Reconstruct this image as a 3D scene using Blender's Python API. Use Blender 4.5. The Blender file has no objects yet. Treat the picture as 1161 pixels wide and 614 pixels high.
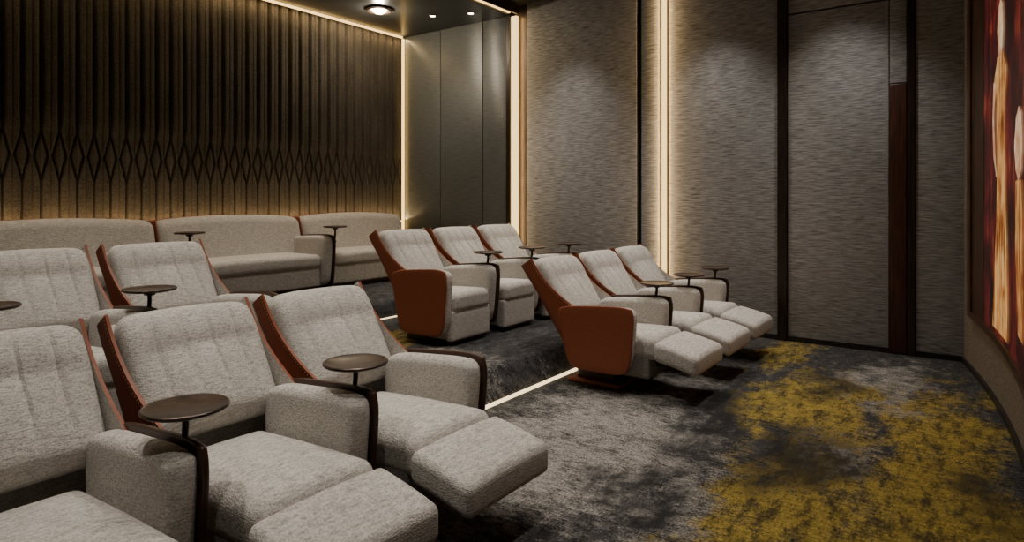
import bpy, bmesh, math, random
from mathutils import Vector
random.seed(3)
scene = bpy.context.scene
HC=1.45; W=7.0; BACK=7.15; P1=0.20; P2=0.37

# ---------------------------------------------------------------- node helpers
class N:
    def __init__(s,name):
        s.m=bpy.data.materials.new(name); s.m.use_nodes=True
        s.t=s.m.node_tree; s.t.nodes.clear()
        s.out=s.t.nodes.new('ShaderNodeOutputMaterial')
        s.b=s.t.nodes.new('ShaderNodeBsdfPrincipled')
        s.t.links.new(s.b.outputs[0],s.out.inputs[0])
        s.tc=s.t.nodes.new('ShaderNodeTexCoord').outputs['Object']
    def lk(s,a,b):
        if hasattr(a,'is_output'): s.t.links.new(a,b)
        else:
            if isinstance(a,(tuple,list)) and len(a)==3 and b.type=='RGBA': a=(*a,1)
            b.default_value=a
    def new(s,ty): return s.t.nodes.new(ty)
    def math(s,op,a,b=0.0,c=None,clamp=False):
        n=s.new('ShaderNodeMath'); n.operation=op; n.use_clamp=clamp
        s.lk(a,n.inputs[0]); s.lk(b,n.inputs[1])
        if c is not None: s.lk(c,n.inputs[2])
        return n.outputs[0]
    def vm(s,op,a,b=(0,0,0)):
        n=s.new('ShaderNodeVectorMath'); n.operation=op
        s.lk(a,n.inputs[0]); s.lk(b,n.inputs[1])
        return n.outputs['Value'] if op=='LENGTH' else n.outputs[0]
    def noise(s,scale,sc=(1,1,1),detail=3,rough=.55,vec=None,col=False,off=(0,0,0)):
        n=s.new('ShaderNodeTexNoise')
        v=s.vm('MULTIPLY',vec if vec is not None else s.tc,sc)
        if off!=(0,0,0): v=s.vm('ADD',v,off)
        s.lk(v,n.inputs['Vector']); n.inputs['Scale'].default_value=scale
        n.inputs['Detail'].default_value=detail; n.inputs['Roughness'].default_value=rough
        return n.outputs['Color' if col else 'Fac']
    def ramp(s,fac,stops):
        n=s.new('ShaderNodeValToRGB'); s.lk(fac,n.inputs[0]); e=n.color_ramp.elements
        while len(e)<len(stops): e.new(0.5)
        for el,(p,c) in zip(e,stops):
            el.position=p; el.color=(*c,1) if isinstance(c,(tuple,list)) else (c,c,c,1)
        return n.outputs[0]
    def mix(s,f,a,b,mode='MIX'):
        n=s.new('ShaderNodeMixRGB'); n.blend_type=mode
        s.lk(f,n.inputs[0]); s.lk(a,n.inputs[1]); s.lk(b,n.inputs[2]); return n.outputs[0]
    def bump(s,h,strength=.3,dist=.01):
        n=s.new('ShaderNodeBump'); n.inputs['Strength'].default_value=strength
        n.inputs['Distance'].default_value=dist; s.lk(h,n.inputs['Height'])
        s.t.links.new(n.outputs[0],s.b.inputs['Normal'])
    def set(s,col=None,rough=None,metal=None,spec=None,emis=None,estr=None,sheen=None):
        i=s.b.inputs
        if col is not None: s.lk(col,i['Base Color'])
        if rough is not None: s.lk(rough,i['Roughness'])
        if metal is not None: i['Metallic'].default_value=metal
        if spec is not None: i['Specular IOR Level'].default_value=spec
        if emis is not None: s.lk(emis,i['Emission Color'])
        if estr is not None: i['Emission Strength'].default_value=estr
        if sheen is not None: i['Sheen Weight'].default_value=sheen
        return s.m

def fabric(name,c1,c2,bs=.6):
    n=N(name)
    a=n.noise(120,(1,1,1.8),2,.6); b=n.noise(9,(1,1,1),3,.5)
    c=n.noise(65,(.35,.8,2.6),2,.5)
    f=n.math('MULTIPLY_ADD',a,.6,n.math('MULTIPLY',c,.4))
    col=n.ramp(f,[(.37,c2),(.59,c1)])
    col=n.mix(n.ramp(b,[(.35,0.0),(.7,.15)]),col,c2)
    n.bump(f,bs,.009)
    return n.set(col,.95,spec=.12,sheen=.1)
M_FAB=fabric('greige_fabric',(.70,.66,.60),(.33,.31,.28))
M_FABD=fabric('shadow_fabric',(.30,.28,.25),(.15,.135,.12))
def leather(name,c,r=.42):
    n=N(name); a=n.noise(60,detail=3); n.bump(a,.15,.003)
    return n.set(n.mix(n.ramp(a,[(.4,0.0),(.7,.35)]),c,tuple(x*.6 for x in c)),r,spec=.35)
M_TER=leather('terracotta_leather',(.265,.072,.031),.48)
M_BRN=leather('dark_brown_leather',(.055,.026,.016),.35)
n=N('bronze_table_top'); a=n.noise(22,(1,1,1),4,.6)
M_TAB=n.set(n.ramp(a,[(.35,(.026,.016,.012)),(.65,(.095,.06,.044))]),.36,metal=.45)
n=N('dark_metal'); M_MET=n.set(n.ramp(n.noise(30),[(.4,(.03,.022,.018)),(.6,(.05,.036,.028))]),.35,metal=.8)
n=N('brass_stud'); M_STUD=n.set(n.ramp(n.noise(90),[(.4,(.5,.28,.16)),(.6,(.65,.4,.24))]),.4,metal=.5)
n=N('bronze_trim'); M_TRIM=n.set(n.ramp(n.noise(8,(6,6,.5)),[(.4,(.028,.018,.013)),(.6,(.05,.032,.022))]),.35,metal=.4)
n=N('walnut_board'); M_WAL=n.set(n.ramp(n.noise(6,(9,9,.7),4),[(.35,(.035,.012,.007)),(.65,(.085,.028,.015))]),.38)

def emis(name,c,s):
    n=N(name); k=n.noise(5,detail=1)
    return n.set((0.1,0.1,0.1),.5,emis=n.mix(n.ramp(k,[(.3,0.0),(.7,.15)]),c,tuple(x*.9 for x in c)),estr=s)
M_LED=emis('warm_led',(1,.60,.18),3.4)
M_LEDW=emis('wall_led',(1,.66,.24),2.6)
M_LEDF=emis('floor_led',(1,.76,.42),2.6)
M_LAMP=emis('lamp_lens',(1,.86,.66),26)

def grass(name,c1,c2,c3,rough=.75,spec=.3):
    n=N(name)
    a=n.noise(38,(1,.15,2.3),4,.72); b=n.noise(100,(1,.10,1.9),2,.6); c=n.noise(1.3,(1,1,.7),2)
    f=n.math('MULTIPLY_ADD',a,.60,n.math('MULTIPLY',b,.40))
    col=n.ramp(f,[(.38,c3),(.49,c2),(.60,c1)])
    col=n.mix(n.ramp(c,[(.35,0.0),(.7,.3)]),col,c2)
    n.bump(f,.5,.008)
    return n.set(col,rough,spec=spec)
M_GRS=grass('grasscloth',(.50,.485,.465),(.30,.292,.283),(.11,.107,.104))
M_GRSD=grass('dark_lacquered_grasscloth',(.155,.16,.150),(.12,.124,.117),(.08,.083,.078),.30,.6)
M_GRSB=grass('brown_grasscloth',(.32,.27,.225),(.19,.16,.13),(.09,.075,.06))

# carpet
n=N('patterned_carpet')
wn=n.noise(1.6,(1,1,.6),4,.6,col=True)
wv=n.vm('ADD',n.tc,n.vm('MULTIPLY',n.vm('SUBTRACT',wn,(.5,.5,.5)),(1.5,1.1,0)))
def blob(cx,cy,rx,ry,w=1.0):
    d=n.vm('LENGTH',n.vm('MULTIPLY',n.vm('SUBTRACT',wv,(cx,cy,0)),(1/rx,1/ry,0)))
    return n.math('MULTIPLY',n.math('SUBTRACT',1.5,d,clamp=True),w)
def union(L):
    r=L[0]
    for x in L[1:]: r=n.math('MAXIMUM',r,x)
    return r
gold=union([blob(4.95,1.0,1.0,.42),blob(3.1,.75,1.0,.40),blob(4.4,.18,1.5,.36),blob(3.3,.15,1.1,.45),
            blob(3.1,3.35,.6,.45,.9),blob(6.3,1.5,.7,.3,.85),blob(3.9,4.2,.7,.3,.75),blob(2.0,.4,.5,.4)])
grey=union([blob(3.3,1.95,1.3,.6),blob(4.9,1.95,.7,.35,.8),blob(4.0,.75,.5,.16,.9),blob(5.9,.6,.8,.3,.8),blob(3.6,3.3,.4,.4,.8),blob(5.2,.5,.35,.25,.8),blob(3.0,1.2,.7,.2,.7)])
dark=union([blob(3.85,.85,.5,.25),blob(4.3,1.45,.7,.2,.9),blob(5.6,.95,.5,.2,.8),blob(3.9,-.05,.3,.15,.8),blob(2.9,1.45,.6,.15,.8)])
br1=n.noise(3.6,(1,1.8,1),7,.74); br2=n.noise(20,(1.7,.6,1),5,.75,off=(3,5,0)); br3=n.noise(85,(1,1,1),2,.65)
br4=n.noise(7,(.8,1.9,1),6,.75,off=(1,8,0)); br5=n.noise(4,(1.3,1,1),7,.74,off=(9,2,0))
def mask(x,k,lo,hi,b,m):
    v=n.math('ADD',n.math('MULTIPLY',x,k),n.math('MULTIPLY_ADD',b,2.2,-1.1))
    v=n.math('ADD',v,n.math('MULTIPLY_ADD',br2,1.2,-.6))
    v=n.math('ADD',v,n.math('MULTIPLY_ADD',br3,.7,-.35))
    return n.ramp(v,[(lo,0.0),(hi,m)])
gm=mask(gold,.88,.30,.82,br1,.95); em=mask(grey,.80,.27,.88,br5,.92); dm=mask(dark,.85,.35,.9,br4,.9)
base=n.ramp(n.math('MULTIPLY_ADD',br2,.55,n.math('MULTIPLY',br3,.45)),[(.38,(.008,.009,.010)),(.62,(.075,.073,.072))])
base=n.mix(n.ramp(br4,[(.48,0.0),(.66,.6)]),base,(.12,.114,.106))
greyc=n.ramp(n.math('MULTIPLY_ADD',br3,.55,n.math('MULTIPLY',br2,.45)),[(.38,(.10,.095,.088)),(.62,(.47,.44,.40))])
goldc=n.ramp(n.math('MULTIPLY_ADD',br3,.5,n.math('MULTIPLY',br2,.5)),[(.36,(.075,.054,.010)),(.62,(.47,.34,.075))])
goldc=n.mix(n.ramp(br4,[(.40,.82),(.53,0.0)]),goldc,(.03,.026,.016))
col=n.mix(em,base,greyc); col=n.mix(gm,col,goldc); col=n.mix(dm,col,(.015,.015,.016))
n.bump(n.math('ADD',br3,n.noise(200,(1,1,1),1)),.6,.008)
M_CARP=n.set(col,.95,spec=.1)

n=N('ribbed_velvet'); a=n.noise(70,(1,1,2),3,.6); b=n.noise(5,(1,1,.4),3)
f=n.math('MULTIPLY_ADD',a,.7,n.math('MULTIPLY',b,.3))
n.bump(a,.6,.006)
M_RIB=n.set(n.ramp(f,[(.35,(.018,.0155,.012)),(.65,(.088,.073,.055))]),.8,spec=.25)
n=N('dark_ceiling_paint'); M_CEIL=n.set(n.ramp(n.noise(3),[(.3,(.016,.017,.017)),(.7,(.026,.027,.027))]),.3,spec=.35)
n=N('dark_skirting'); M_SKIRT=n.set(n.ramp(n.noise(12),[(.3,(.012,.01,.009)),(.7,(.022,.018,.016))]),.4)

# ---------------------------------------------------------------- mesh builder
class B:
    def __init__(s): s.v=[]; s.f=[]; s.m=[]; s.mats=[]
    def add(s,v,f,mat,fn=None):
        if mat not in s.mats: s.mats.append(mat)
        o=len(s.v); s.v+= [fn(p) if fn else p for p in v]
        s.f+=[tuple(i+o for i in q) for q in f]; s.m+=[s.mats.index(mat)]*len(f)
    def mesh(s,name,smooth=True,recalc=True):
        me=bpy.data.meshes.new(name); me.from_pydata([tuple(p) for p in s.v],[],s.f)
        for m in s.mats: me.materials.append(m)
        me.polygons.foreach_set('material_index',s.m)
        if recalc:
            bm=bmesh.new(); bm.from_mesh(me); bmesh.ops.recalc_face_normals(bm,faces=bm.faces[:]); bm.to_mesh(me); bm.free()
        if smooth:
            me.polygons.foreach_set('use_smooth',[True]*len(me.polygons))
            try: me.set_sharp_from_angle(angle=math.radians(38))
            except Exception: pass
        me.update(); return me
    def obj(s,name,smooth=True,loc=(0,0,0)):
        return place(name,s.mesh(name,smooth),loc)
def place(name,me,loc=(0,0,0)):
    o=bpy.data.objects.new(name,me); o.location=loc; scene.collection.objects.link(o); return o

def gbox(c,h,r,n=(8,8,8),k=4):
    r=min(r,*h); ax=[]
    for a in range(3):
        L=[-h[a]+r*i/k for i in range(k)]; m=h[a]-r
        mid=[-m+2*m*i/n[a] for i in range(n[a]+1)] if m>1e-5 else [0.0]
        ax.append(L+mid+[-x for x in reversed(L)])
    S=[len(x) for x in ax]; idx={}; V=[]; F=[]
    def vid(t):
        if t in idx: return idx[t]
        p=[ax[a][t[a]] for a in range(3)]
        q=[max(-(h[a]-r),min(h[a]-r,p[a])) for a in range(3)]
        d=[p[a]-q[a] for a in range(3)]; L=math.sqrt(sum(x*x for x in d))
        if L>1e-9: p=[q[a]+d[a]/L*r for a in range(3)]
        idx[t]=len(V); V.append((p[0]+c[0],p[1]+c[1],p[2]+c[2])); return idx[t]
    for a in range(3):
        b,c2=(a+1)%3,(a+2)%3
        for side in (0,S[a]-1):
            for i in range(S[b]-1):
                for j in range(S[c2]-1):
                    q=[]
                    for (di,dj) in ((0,0),(1,0),(1,1),(0,1)):
                        t=[0,0,0]; t[a]=side; t[b]=i+di; t[c2]=j+dj; q.append(vid(tuple(t)))
                    if side==0: q.reverse()
                    F.append(tuple(q))
    return V,F
def box(b,x0,x1,y0,y1,z0,z1,mat):
    V=[(x,y,z) for x in (x0,x1) for y in (y0,y1) for z in (z0,z1)]
    F=[(0,1,3,2),(4,6,7,5),(0,4,5,1),(2,3,7,6),(0,2,6,4),(1,5,7,3)]
    b.add(V,F,mat)
def rb(b,x0,x1,y0,y1,z0,z1,r,mat,fn=None,n=(8,8,4),k=4):
    V,F=gbox(((x0+x1)/2,(y0+y1)/2,(z0+z1)/2),((x1-x0)/2,(y1-y0)/2,(z1-z0)/2),r,n,k); b.add(V,F,mat,fn)
def lathe(b,prof,c,mat,seg=40):
    V=[];F=[]
    for (r,z) in prof:
        for i in range(seg):
            a=2*math.pi*i/seg; V.append((c[0]+r*math.cos(a),c[1]+r*math.sin(a),c[2]+z))
    for j in range(len(prof)-1):
        for i in range(seg):
            F.append((j*seg+i,j*seg+(i+1)%seg,(j+1)*seg+(i+1)%seg,(j+1)*seg+i))
    F.append(tuple(range(seg))[::-1]); F.append(tuple((len(prof)-1)*seg+i for i in range(seg)))
    b.add(V,F,mat)
def tube(b,path,r,mat,seg=10):
    P=[Vector(p) for p in path]; V=[];F=[]
    for i,p in enumerate(P):
        t=(P[min(i+1,len(P)-1)]-P[max(i-1,0)]).normalized()
        u=t.cross(Vector((1,0,0)) if abs(t.x)<.9 else Vector((0,1,0))).normalized(); w=t.cross(u)
        for k in range(seg):
            a=2*math.pi*k/seg; V.append(tuple(p+r*(u*math.cos(a)+w*math.sin(a))))
    for j in range(len(P)-1):
        for i in range(seg): F.append((j*seg+i,j*seg+(i+1)%seg,(j+1)*seg+(i+1)%seg,(j+1)*seg+i))
    F.append(tuple(range(seg))[::-1]); F.append(tuple((len(P)-1)*seg+i for i in range(seg)))
    b.add(V,F,mat)

# ---------------------------------------------------------------- armrest
def arm(b,x0,x1,y0,y1,z0,z1,panel_side,panel_mat,slope=.05,taper=0.0):
    cx,cy,cz=(x0+x1)/2,(y0+y1)/2,(z0+z1)/2; hx,hy,hz=(x1-x0)/2,(y1-y0)/2,(z1-z0)/2
    def sh(p,bul,grow=0.0):
        a=(p[1]-cy)/(hy+grow); c=(p[2]-cz)/(hz+grow); x=p[0]-cx
        y=(p[1]-cy)*(1-.085*abs(c)**5); z=(p[2]-cz)*(1-.085*abs(a)**5)
        if c>0: z-=slope*(a+1)/2*c
        if a<0: y+=.045*(1-c)/2*(-a)
        else: y-=taper*(1-c)/2*a
        if bul: x*=1+.16*(1-a*a)*(1-c*c)
        return (cx+x,cy+y,cz+z)
    rb(b,x0,x1,y0,y1,z0,z1,(x1-x0)*.42,M_FAB,lambda p:sh(p,True),(3,14,12),5)
    g=.012
    if panel_side>0: xa,xb=x1-.004,x1+.020
    else: xa,xb=x0-.020,x0+.004
    V,F=gbox(((xa+xb)/2,cy,cz),((xb-xa)/2,hy+g,hz+g),.008,(2,14,12),2)
    def sp(p):
        q=sh((cx,p[1],p[2]),False,g); return (p[0],q[1],q[2])
    b.add(V,F,panel_mat,sp)
def side_table(b,x,y,zt,zb):
    lathe(b,[(.02,-.016),(.055,-.012),(.128,-.006),(.137,0),(.137,.007),(.132,.010),(.126,.006),(.02,.006)],(x,y,zt),M_TAB,48)
    lathe(b,[(.028,-.03),(.034,-.014)],(x,y,zt),M_MET,20)
    tube(b,[(x,y,zt-.02),(x,y,zt-.06),(x,y+.005,zt-.10),(x,y+.012,zt-.16),(x,y+.012,zb)],.011,M_MET,12)
    lathe(b,[(.019,0),(.019,.03)],(x,y+.012,zt-.19),M_MET,16)

# ---------------------------------------------------------------- recliner
DY,DZ=.547,.837
def LB(x,t,l): return (x, 2.517+DY*l+DZ*t, .193+DZ*l-DY*t)
def recliner(left_arm,table,foot):
    b=B(); CX=.365
    def fb(p):
        x,t,l=p; u=(x-CX)/.30; v=(l-.31)/.58
        fade=max(0,min(1,(v-.10)/.3))*max(0,min(1,(.97-v)/.2))
        if t<.02:
            k=(.02-t)/.095
            t-=k*.030*(1-v)*(1-u*u)
            t+=k*.015*max(0,math.cos(2*math.pi*2.5*(u+.2)))**8*fade*(1 if abs(u)<.9 else 0)
            t-=k*.030*max(0,1-((v-.30)/.34)**2)*(1-u*u)
            t-=k*.020*max(0,1-((v-.80)/.2)**2)*(1-u**4)
        t-=.060*abs(u)**3*(.35+.65*v)
        l-=.030*abs(u)**3.5*v
        l+=.016*(1-u*u)*v
        t+=.20*max(0,v-.70)**1.5
        return LB(x,t,l)
    V,F=gbox((CX,0,.60),(.300,.075,.29),.066,(44,2,28),6); b.add(V,F,M_FAB,fb)
    def prof(off,w):
        a=.325-off; tb=.092-off; rc=.07-off; P=[]
        for i in range(5): P.append(((a-rc)*i/5,tb))
        for i in range(9):
            g=math.pi/2*i/8; P.append((a-rc+rc*math.sin(g),tb-rc+rc*math.cos(g)))
        for i in range(1,5): P.append((a,(tb-rc)+(-w-(tb-rc))*i/4))
        return [(-x,t) for x,t in reversed(P[1:])]+P
    NL=30; grids=[]
    for off in (0,.014):
        G=[]
        for j in range(NL+1):
            l=.0+.90*j/NL; v=j/NL
            q=max(0,min(1,(v-.36)/.46)); w=.16*(1-q)**1.6+.058
            if v<.35: w-= .13*(1-v/.35)**1.3
            row=[]
            for (x,t) in prof(off,w):
                u=x/.325; ll=l-.022*abs(u)**4*v+ (.012*v**6)
                tt=t+.20*max(0,v-.72)**1.5-.15*max(0,v-.9)*abs(u)**6
                row.append(LB(CX+x*(1-.10*(1-v)**3),tt,ll))
            G.append(row)
        grids.append(G)
    nu=len(grids[0][0])
    for g in range(2):
        V=[p for r in grids[g] for p in r]; F=[]
        for j in range(NL):
            for i in range(nu-1):
                q=[j*nu+i,j*nu+i+1,(j+1)*nu+i+1,(j+1)*nu+i]; F.append(tuple(q if g else q[::-1]))
        b.add(V,F,M_FAB if g else M_TER)
    V=[p for G in grids for r in G for p in r]; o=(NL+1)*nu; F=[]
    for j in range(NL):
        for i in (0,nu-1): F.append((j*nu+i,(j+1)*nu+i,o+(j+1)*nu+i,o+j*nu+i))
    for i in range(nu-1):
        for j in (0,NL): F.append((j*nu+i,j*nu+i+1,o+j*nu+i+1,o+j*nu+i))
    b.add(V,F,M_TER)
    for side in (0,nu-1):
        for k in range(38):
            f=.25+.73*k/37; j=f*NL; j0=min(int(j),NL-1); fr=j-j0
            p=Vector(grids[0][j0][side]).lerp(Vector(grids[0][j0+1][side]),fr)
            sgn=-1 if side==0 else 1
            c=p+Vector((sgn*.0015,DZ*.012,-DY*.012)); r=.0046
            V=[(c.x+sgn*r*.8,c.y,c.z)]+[(c.x,c.y+r*math.cos(a*math.pi/4),c.z+r*math.sin(a*math.pi/4)) for a in range(8)]
            b.add(V,[(0,1+a,1+(a+1)%8) for a in range(8)],M_STUD)
    yf=1.88 if foot else 2.03
    def fs(p):
        x,y,z=p; u=(x-.315)/.26; v=(y-yf)/(2.66-yf)
        if z>.36: z+=.028*(1-u*u)*math.sin(math.pi*min(1,max(0,v*.9+.1)))
        z-=.035*v
        return (x,y,z)
    rb(b,.055,.575,yf,2.66,.27,.445,.06,M_FAB,fs,(14,16,3),5)
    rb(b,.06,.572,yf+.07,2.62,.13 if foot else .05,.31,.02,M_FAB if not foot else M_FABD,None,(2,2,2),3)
    if foot:
        def ff(p):
            x,y,z=p; d=1.89-y; u=(x-.31)/.29
            zz=z-.16*max(0,d-.02)-.22*d*d
            if z>.36: zz+=.010*(1-u*u)
            return (x,y,zz-.008)
        rb(b,.015,.598,1.575,1.90,.282,.42,.038,M_FAB,ff,(14,12,2),5)
        rb(b,.20,.43,1.72,2.1,.20,.27,.012,M_MET,None,(1,1,1),2)
    else:
        rb(b,.055,.575,yf+.012,yf+.09,.04,.30,.02,M_FAB,None,(6,2,4),3)
    if foot:
        rb(b,.10,.53,2.20,2.66,.0,.035,.012,M_TER,None,(2,2,1),2)
        rb(b,.15,.48,2.28,2.60,.03,.16,.01,M_BRN,None,(2,2,1),2)
    else:
        rb(b,.08,.55,yf+.06,2.60,.0,.07,.01,M_BRN,None,(2,2,1),2)
    z0=.165 if foot else .10
    arm(b,.570,.682,2.02,2.66,z0,.655,1,M_BRN)
    if left_arm: arm(b,-.035,.070,2.02,2.66,z0,.655,-1,M_TER,.045,.10)
    if table: side_table(b,.694,2.16,.748,.50)
    return b.mesh('recliner')
cache={}
def chair(x,dy,z,la,tb,ft):
    k=(la,tb,ft)
    if k not in cache: cache[k]=recliner(*k)
    return place('recliner_chair',cache[k],(x,dy,z))
D2=1.55
for i,x in enumerate((-.31,.42,1.15,1.88)): chair(x,0,0,i==0,i<3,True)
for i,x in enumerate((4.33,5.06,5.79)): chair(x,0,0,i==0,True,True)
for i,x in enumerate((-.44,.29,1.02,1.75)): chair(x,D2,P1,i==0,i<3,False)
for i,x in enumerate((4.05,4.78,5.51)): chair(x,D2,P1,i==0,True,False)

# ---------------------------------------------------------------- sofas
def sofa(table):
    b=B(); y0=6.20
    def fb(p):
        x,y,zz=p; u=(x-.865)/.86; v=(zz-.22)/.66
        y+= (v-.5)*.16
        if y<6.9: y+=-.03*abs(u)**4
        zz-= .028*abs(u)**5*v
        zz+= .010*math.cos(u*math.pi)*v
        return (x,y,zz)
    rb(b,.01,1.71,6.74,6.94,.22,.885,.085,M_FAB,fb,(26,3,14),5)
    def fp(p):
        x,y,zz=p; u=(x-.865)/.87; v=(zz-.10)/.78
        return (x,y+(v-.5)*.19,zz-.028*abs(u)**5*v+.010*math.cos(u*math.pi)*v)
    rb(b,-.005,1.725,6.925,6.955,.10,.885,.012,M_TER,fp,(26,1,14),2)
    rb(b,-.006,.008,6.76,6.96,.20,.868,.006,M_TER,lambda p:(p[0],p[1]+((p[2]-.22)/.66-.5)*.17,p[2]-.02*max(0,(p[2]-.22)/.66)),(1,2,8),2)
    def fs(p):
        x,y,zz=p; u=(x-.80)/.78
        if zz>.34: zz+=.02*(1-abs(u)**4)
        return (x,y,zz)
    rb(b,.03,1.585,y0,6.85,.27,.425,.06,M_FAB,fs,(20,10,3),5)
    rb(b,.035,1.58,y0+.03,6.85,.06,.30,.02,M_FAB,None,(3,2,3),3)
    rb(b,.06,1.66,y0+.09,6.90,.0,.065,.01,M_BRN,None,(2,2,1),2)
    arm(b,1.575,1.70,6.13,6.86,.05,.655,1,M_BRN,.03)
    if table: side_table(b,1.715,6.14,.748,.48)
    return b.mesh('sofa')
s1=sofa(True); s2=sofa(False)
for x in (-.24,1.49,3.22): place('cinema_sofa',s1,(x,0,P2))
place('cinema_sofa',s2,(4.95,0,P2))

# ---------------------------------------------------------------- room shell
XL=-1.3; YF=-1.7
b=B(); box(b,XL,7.3,YF,BACK+.2,-.1,0,M_CARP); b.obj('floor',False)
def step(name,pr):
    V=[];k=len(pr)
    for x in (XL+.01,6.995): V+=[(x,y,z) for y,z in pr]
    b=B(); b.add(V,[(i,(i+1)%k,(i+1)%k+k,i+k) for i in range(k)]+[tuple(range(k))[::-1],tuple(range(k,2*k))],M_CARP); b.obj(name,True)
step('carpeted_platform',[(2.765,0.001),(2.77,.02),(2.885,.155),(2.90,.178),(2.92,.193),(2.95,P1),(4.999,P1),(4.999,0.001)])
step('sofa_platform',[(5.0,0.001),(5.0,P1+.01),(5.05,P2-.03),(5.065,P2-.01),(5.09,P2),(BACK+.03,P2),(BACK+.03,0.001)])
b=B(); box(b,XL+.02,6.98,2.745,2.762,.004,.024,M_LEDF); b.obj('led_step_strip',False)
b=B(); box(b,XL+.02,6.98,4.985,4.998,P1+.004,P1+.014,M_LEDF); b.obj('led_step_strip',False)
b=B(); box(b,XL,7.3,BACK+.05,BACK+.2,0,4.2,M_CEIL); b.obj('wall_back',False)
def rib_h(X,Z):
    u=(X/.150)%1.0-.5
    zc,hh=1.86,.24; tri=max(0,1-abs(Z-zc)/hh); g=.40*tri
    up=max(0,min(1,(Z-2.08)/.12))
    gw=.10+.13*up
    d=abs(abs(u)-g) if g>0 else abs(u)
    s=min(1,d/gw); s=s*s*(3-2*s)
    h=.010+.020*s*(1+.45*up)
    e=min(1,(.5-abs(u))/.07)
    inner=1 if abs(u)<g else 0
    h-=.010*inner*(abs(u)/max(g,.01))
    h-=.0055*(1-e)
    return h
zs=[1.0+.06*i for i in range(9)]
zs+=[1.56+.0125*i for i in range(int((2.22-1.56)/.0125)+1)]
zs+=[2.24+.12*i for i in range(0,14)]+[3.90]
NX=int((7.0-0.2)/.0073); V=[];F=[]
for z in zs:
    for i in range(NX+1):
        X=.2+6.8*i/NX; V.append((X,BACK+.045-rib_h(X,z)*1.5,z))
for j in range(len(zs)-1):
    for i in range(NX):
        a=j*(NX+1)+i; F.append((a,a+1,a+NX+2,a+NX+1))
b=B(); b.add(V,F,M_RIB); b.obj('wall_back_upholstery')
b=B(); box(b,.0,6.95,7.06,7.085,1.10,1.12,M_LED); b.obj('led_cove_strip',False)
b=B(); box(b,.0,6.94,7.06,7.09,3.872,3.895,M_LED); b.obj('led_cove_strip',False)
b=B(); box(b,6.955,6.985,7.075,7.10,.4,3.87,M_LED); b.obj('led_cove_strip',False)

b=B(); box(b,7.045,7.3,-.3,BACK+.2,-.0,4.2,M_TRIM); b.obj('wall_right',False)
def panel(y0,y1,mat,z0=0,z1=4.02,x=7.0):
    b=B(); rb(b,x,7.045,y0,y1,z0,z1,.006,mat,None,(1,1,1),2); return b.obj('wall_right_panel')
panel(6.358,BACK-.02,M_GRSD,.37,3.9); panel(5.572,6.348,M_GRSD,.37,3.9); panel(5.15,5.562,M_GRSD,.37,3.9)
panel(3.262,4.83,M_GRS,.2); panel(2.985,3.20,M_GRS,.2)
panel(1.685,2.86,M_GRS)
panel(.10,.478,M_GRS)
b=B(); box(b,6.975,7.045,5.083,5.146,P2,3.9,M_TRIM); b.obj('trim_1',False)
b=B(); box(b,6.96,7.045,1.593,1.679,0,4.02,M_TRIM); b.obj('trim_2',False)
b=B(); box(b,6.97,7.045,.481,.540,0,4.02,M_TRIM); b.obj('trim_3',False)
b=B()
rb(b,7.0,7.044,.690,1.588,.012,3.318,.006,M_GRS,None,(1,1,1),2)
rb(b,6.975,7.044,.545,.683,.012,2.52,.008,M_WAL,None,(1,1,1),2)
rb(b,7.0,7.044,.545,.683,2.53,3.318,.006,M_GRS,None,(1,1,1),2)
b.obj('door_1')
panel(.545,1.588,M_GRS,3.335)
def light(name,ty,loc,energy,col=(1,.92,.82),rot=(0,0,0),**kw):
    L=bpy.data.lights.new(name,ty); L.energy=energy; L.color=col
    for k,v in kw.items(): setattr(L,k,v)
    o=bpy.data.objects.new(name,L); o.location=loc; o.rotation_euler=rot; scene.collection.objects.link(o); return o
for (y0,y1,w,z0,z1,e) in ((4.845,5.07,.085,.37,3.88,8),(2.875,2.97,.04,.22,3.98,8)):
    b=B(); ya=y1-w if w>.05 else (y0+y1)/2-w/2
    box(b,6.985,7.035,ya,ya+w,z0,z1,M_LEDW); b.obj('led_wall_light',False)
    for sg,yy in ((-1,ya-.008),(1,ya+w+.008)):
        if w>.05 and sg>0: continue
        d=Vector((.25,sg,0))
        light('led_lamp','AREA',(6.972,yy,(z0+z1)/2),e,(1,.66,.30),d.to_track_quat('-Z','Y').to_euler(),shape='RECTANGLE',size=.02,size_y=z1-z0)
b=B(); box(b,6.985,7.044,.12,2.74,0,.05,M_SKIRT); b.obj('baseboard_right',False)
b=B(); box(b,6.997,7.044,2.96,4.99,P1,P1+.05,M_SKIRT); b.obj('baseboard_right',False)

b=B(); box(b,XL,7.3,5.10,BACK+.2,3.90,4.2,M_CEIL); b.obj('ceiling',False)
b=B(); box(b,XL,7.3,YF-.1,5.10,4.02,4.2,M_CEIL); b.obj('ceiling',False)
b=B(); box(b,XL,6.96,5.07,5.095,3.925,3.945,M_LED); b.obj('led_cove_strip',False)
b=B(); box(b,XL,6.99,4.96,4.99,3.90,4.02,M_TRIM); b.obj('trim_4',False)

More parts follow.
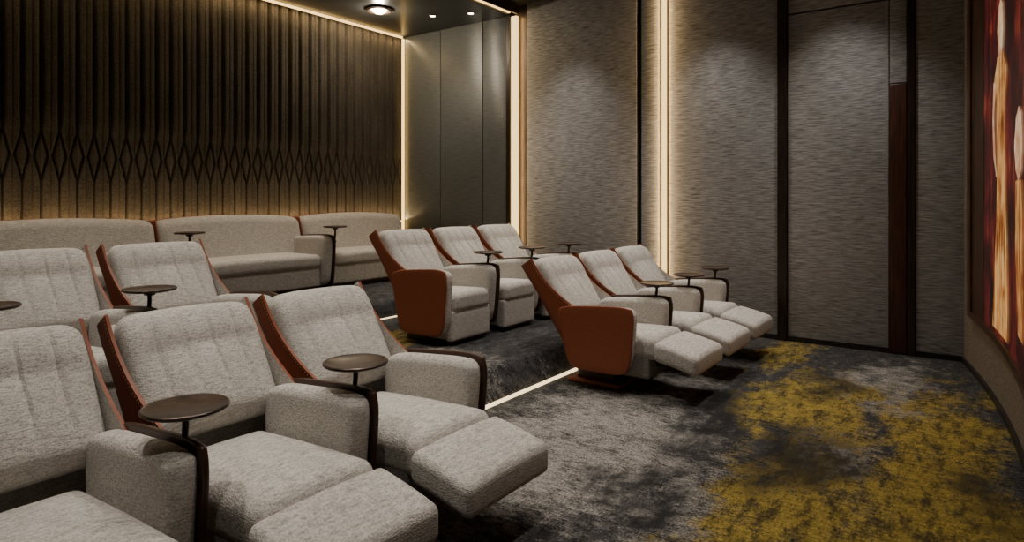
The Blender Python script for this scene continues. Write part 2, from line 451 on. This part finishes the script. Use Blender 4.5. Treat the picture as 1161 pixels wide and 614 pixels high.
def WY(X): return -.22+.0326*max(0,X-3.8)**2
def sheet(b,X0,X1,z0,z1,off,mat,nx=24,nz=1,th=.02):
    V=[];F=[]
    for o in (off,off-th):
        for j in range(nz+1):
            for i in range(nx+1):
                X=X0+(X1-X0)*i/nx; V.append((X,WY(X)+o,z0+(z1-z0)*j/nz))
    S=(nx+1)*(nz+1)
    for g in (0,1):
        for j in range(nz):
            for i in range(nx):
                a=g*S+j*(nx+1)+i; F.append((a,a+1,a+nx+2,a+nx+1))
    for i in range(nx):
        for j in (0,nz): a=j*(nx+1)+i; F.append((a,a+1,S+a+1,S+a))
    for j in range(nz):
        for i in (0,nx): a=j*(nx+1)+i; F.append((a,a+nx+1,S+a+nx+1,S+a))
    b.add(V,F,mat)
XS=2.6
b=B(); sheet(b,XS,7.044,0,4.1,0,M_GRSB,30,1,.15); b.obj('wall_front',False)
b=B(); box(b,XL-.1,XS+.02,YF-.1,YF,0,4.1,M_GRSB); box(b,XS-.1,XS,YF,-.3,0,4.1,M_GRSB); b.obj('wall_front',False)
b=B(); box(b,XL-.1,XL,YF,BACK+.2,0,4.2,M_GRS); b.obj('wall_left',False)
b=B(); sheet(b,XS,6.97,0,.045,.02,M_SKIRT); b.obj('baseboard_front',False)

# cinema screen
n=N('screen_picture')
a=n.noise(2.2,(1,1,.8),5,.65); c=n.noise(7,(2.5,1,.4),4,.6)
f=n.math('MULTIPLY_ADD',a,.6,n.math('MULTIPLY',c,.4))
col=n.ramp(f,[(.36,(.004,.001,.001)),(.48,(.04,.004,.006)),(.57,(.22,.018,.018)),(.67,(.6,.14,.03))])
M_PIC=n.set((.01,.01,.01),.3,emis=col,estr=.55)
n=N('screen_gold_drapery'); c=n.noise(9,(3.5,1,.25),4,.6); c2=n.noise(4,(1,1,1),3)
M_DRP=n.set((.01,.01,.01),.4,emis=n.ramp(n.math('MULTIPLY_ADD',c,.65,n.math('MULTIPLY',c2,.35)),[(.38,(.06,.008,.002)),(.48,(.40,.12,.02)),(.58,(.9,.48,.16))]),estr=.85)
n=N('screen_pale_highlight'); c=n.noise(6)
M_PAL=n.set((.01,.01,.01),.4,emis=n.ramp(c,[(.4,(.6,.28,.12)),(.6,(.95,.62,.38))]),estr=.8)
n=N('screen_frame'); M_FRM=n.set(n.ramp(n.noise(14,(1,1,.3)),[(.4,(.045,.022,.012)),(.6,(.09,.045,.024))]),.35,spec=.5)
b=B()
sheet(b,XS+.3,6.63,.47,.52,.045,M_FRM,30); sheet(b,6.5,6.63,.47,4.0,.045,M_FRM,4)
sheet(b,6.05,6.5,.52,4.0,.030,M_FRM,6)
sheet(b,XS+.3,6.05,.52,4.0,.028,M_PIC,30)
def strip(rows,off,mat):
    V=[];F=[];nx=5
    for (z,xa,xb) in rows:
        for i in range(nx+1):
            X=xa+(xb-xa)*i/nx; V.append((X,WY(X)+off,z))
    for j in range(len(rows)-1):
        for i in range(nx):
            a=j*(nx+1)+i; F.append((a,a+1,a+nx+2,a+nx+1))
    b.add(V,F,mat)
def cr(rows):
    out=[]
    for j in range(len(rows)-1):
        for k in range(6):
            t=k/6; s=t*t*(3-2*t); out.append(tuple(rows[j][q]*(1-(t if q==0 else s))+rows[j+1][q]*(t if q==0 else s) for q in range(3)))
    return out+[rows[-1]]
strip(cr([(.56,4.95,5.65),(.9,5.0,5.58),(1.4,5.08,5.48),(1.75,5.15,5.45),(2.0,5.15,5.48),(2.25,5.05,5.58),(2.4,5.2,5.45)]),.033,M_DRP)
strip(cr([(2.38,5.25,5.38),(2.45,5.22,5.41),(2.58,5.18,5.44),(2.70,5.22,5.40),(2.76,5.29,5.33)]),.034,M_PAL)
strip(cr([(2.25,5.5,5.60),(2.0,5.57,5.64),(1.75,5.52,5.6),(1.6,5.46,5.5)]),.035,M_PAL)
strip(cr([(1.55,4.45,4.5),(1.62,4.3,4.62),(1.75,4.25,4.68),(1.9,4.32,4.6),(1.95,4.42,4.48)]),.033,M_PAL)
strip(cr([(.7,4.2,4.5),(1.2,4.2,4.62),(1.55,4.3,4.6)]),.034,M_DRP)
b.obj('cinema_screen',False)

# ---------------------------------------------------------------- lamps
def downlight(x,y,e=90,size=math.radians(100),zc=None,blend=.9,col=(1,.92,.82)):
    z=zc or (3.90 if y>5.1 else 4.02)
    b=B(); lathe(b,[(.062,0),(.062,-.008),(.045,-.010),(.040,-.004)],(0,0,0),M_TRIM,28)
    lathe(b,[(.038,-.003),(.030,-.005)],(0,0,0),M_LAMP,20)
    b.obj('recessed_downlight',True,(x,y,z))
    light('downlight_lamp','SPOT',(x,y,z-.02),e,col,spot_size=size,spot_blend=blend,shadow_soft_size=.06)
K=1.12  # four seating rows below: unseen spots added for general light from above
for x in (.6,2.2,3.6,5.1): downlight(x,1.2,90*K,math.radians(84))
for x in (.9,2.4,4.0,5.4): downlight(x,2.7,130*K,math.radians(84))
for x in (1.2,2.8,4.4,5.8): downlight(x,4.4,115*K,math.radians(84))
for x in (1.6,3.2,4.75): downlight(x,5.9,90*K,math.radians(80))
downlight(6.39,5.94,45); downlight(6.60,5.45,28)
for y in (4.1,2.3,1.05): downlight(6.35,y,115,math.radians(80),None,.85,(1,.95,.89))
b=B(); lathe(b,[(.17,0),(.175,-.02),(.15,-.035),(.12,-.03),(.115,0)],(0,0,0),M_TRIM,40)
lathe(b,[(.11,-.004),(.09,-.03),(.055,-.055),(.01,-.064)],(0,0,0),M_LAMP,30)
b.obj('ceiling_ring_light',True,(5.75,6.28,3.90))
light('ring_lamp','POINT',(5.75,6.28,3.76),46,(1,.85,.62),shadow_soft_size=.05)
light('cove_lamp_low','AREA',(3.5,7.05,1.14),34,(1,.70,.34),(math.radians(180-7),0,0),shape='RECTANGLE',size=7,size_y=.03)
light('cove_lamp_high','AREA',(3.5,7.05,3.86),27,(1,.70,.34),(math.radians(7),0,0),shape='RECTANGLE',size=7,size_y=.03)
w=bpy.data.worlds.new('world'); scene.world=w; w.use_nodes=True
w.node_tree.nodes['Background'].inputs[0].default_value=(.5,.47,.44,1); w.node_tree.nodes['Background'].inputs[1].default_value=.05

# ---------------------------------------------------------------- camera
cd=bpy.data.cameras.new('camera'); cd.sensor_width=36; cd.lens=732/1161*36; cd.shift_y=-82/1161; cd.clip_start=.02
co=bpy.data.objects.new('camera',cd); co.location=(0,0,HC); co.rotation_euler=(math.radians(90),0,math.radians(35.9-90))
scene.collection.objects.link(co); scene.camera=co
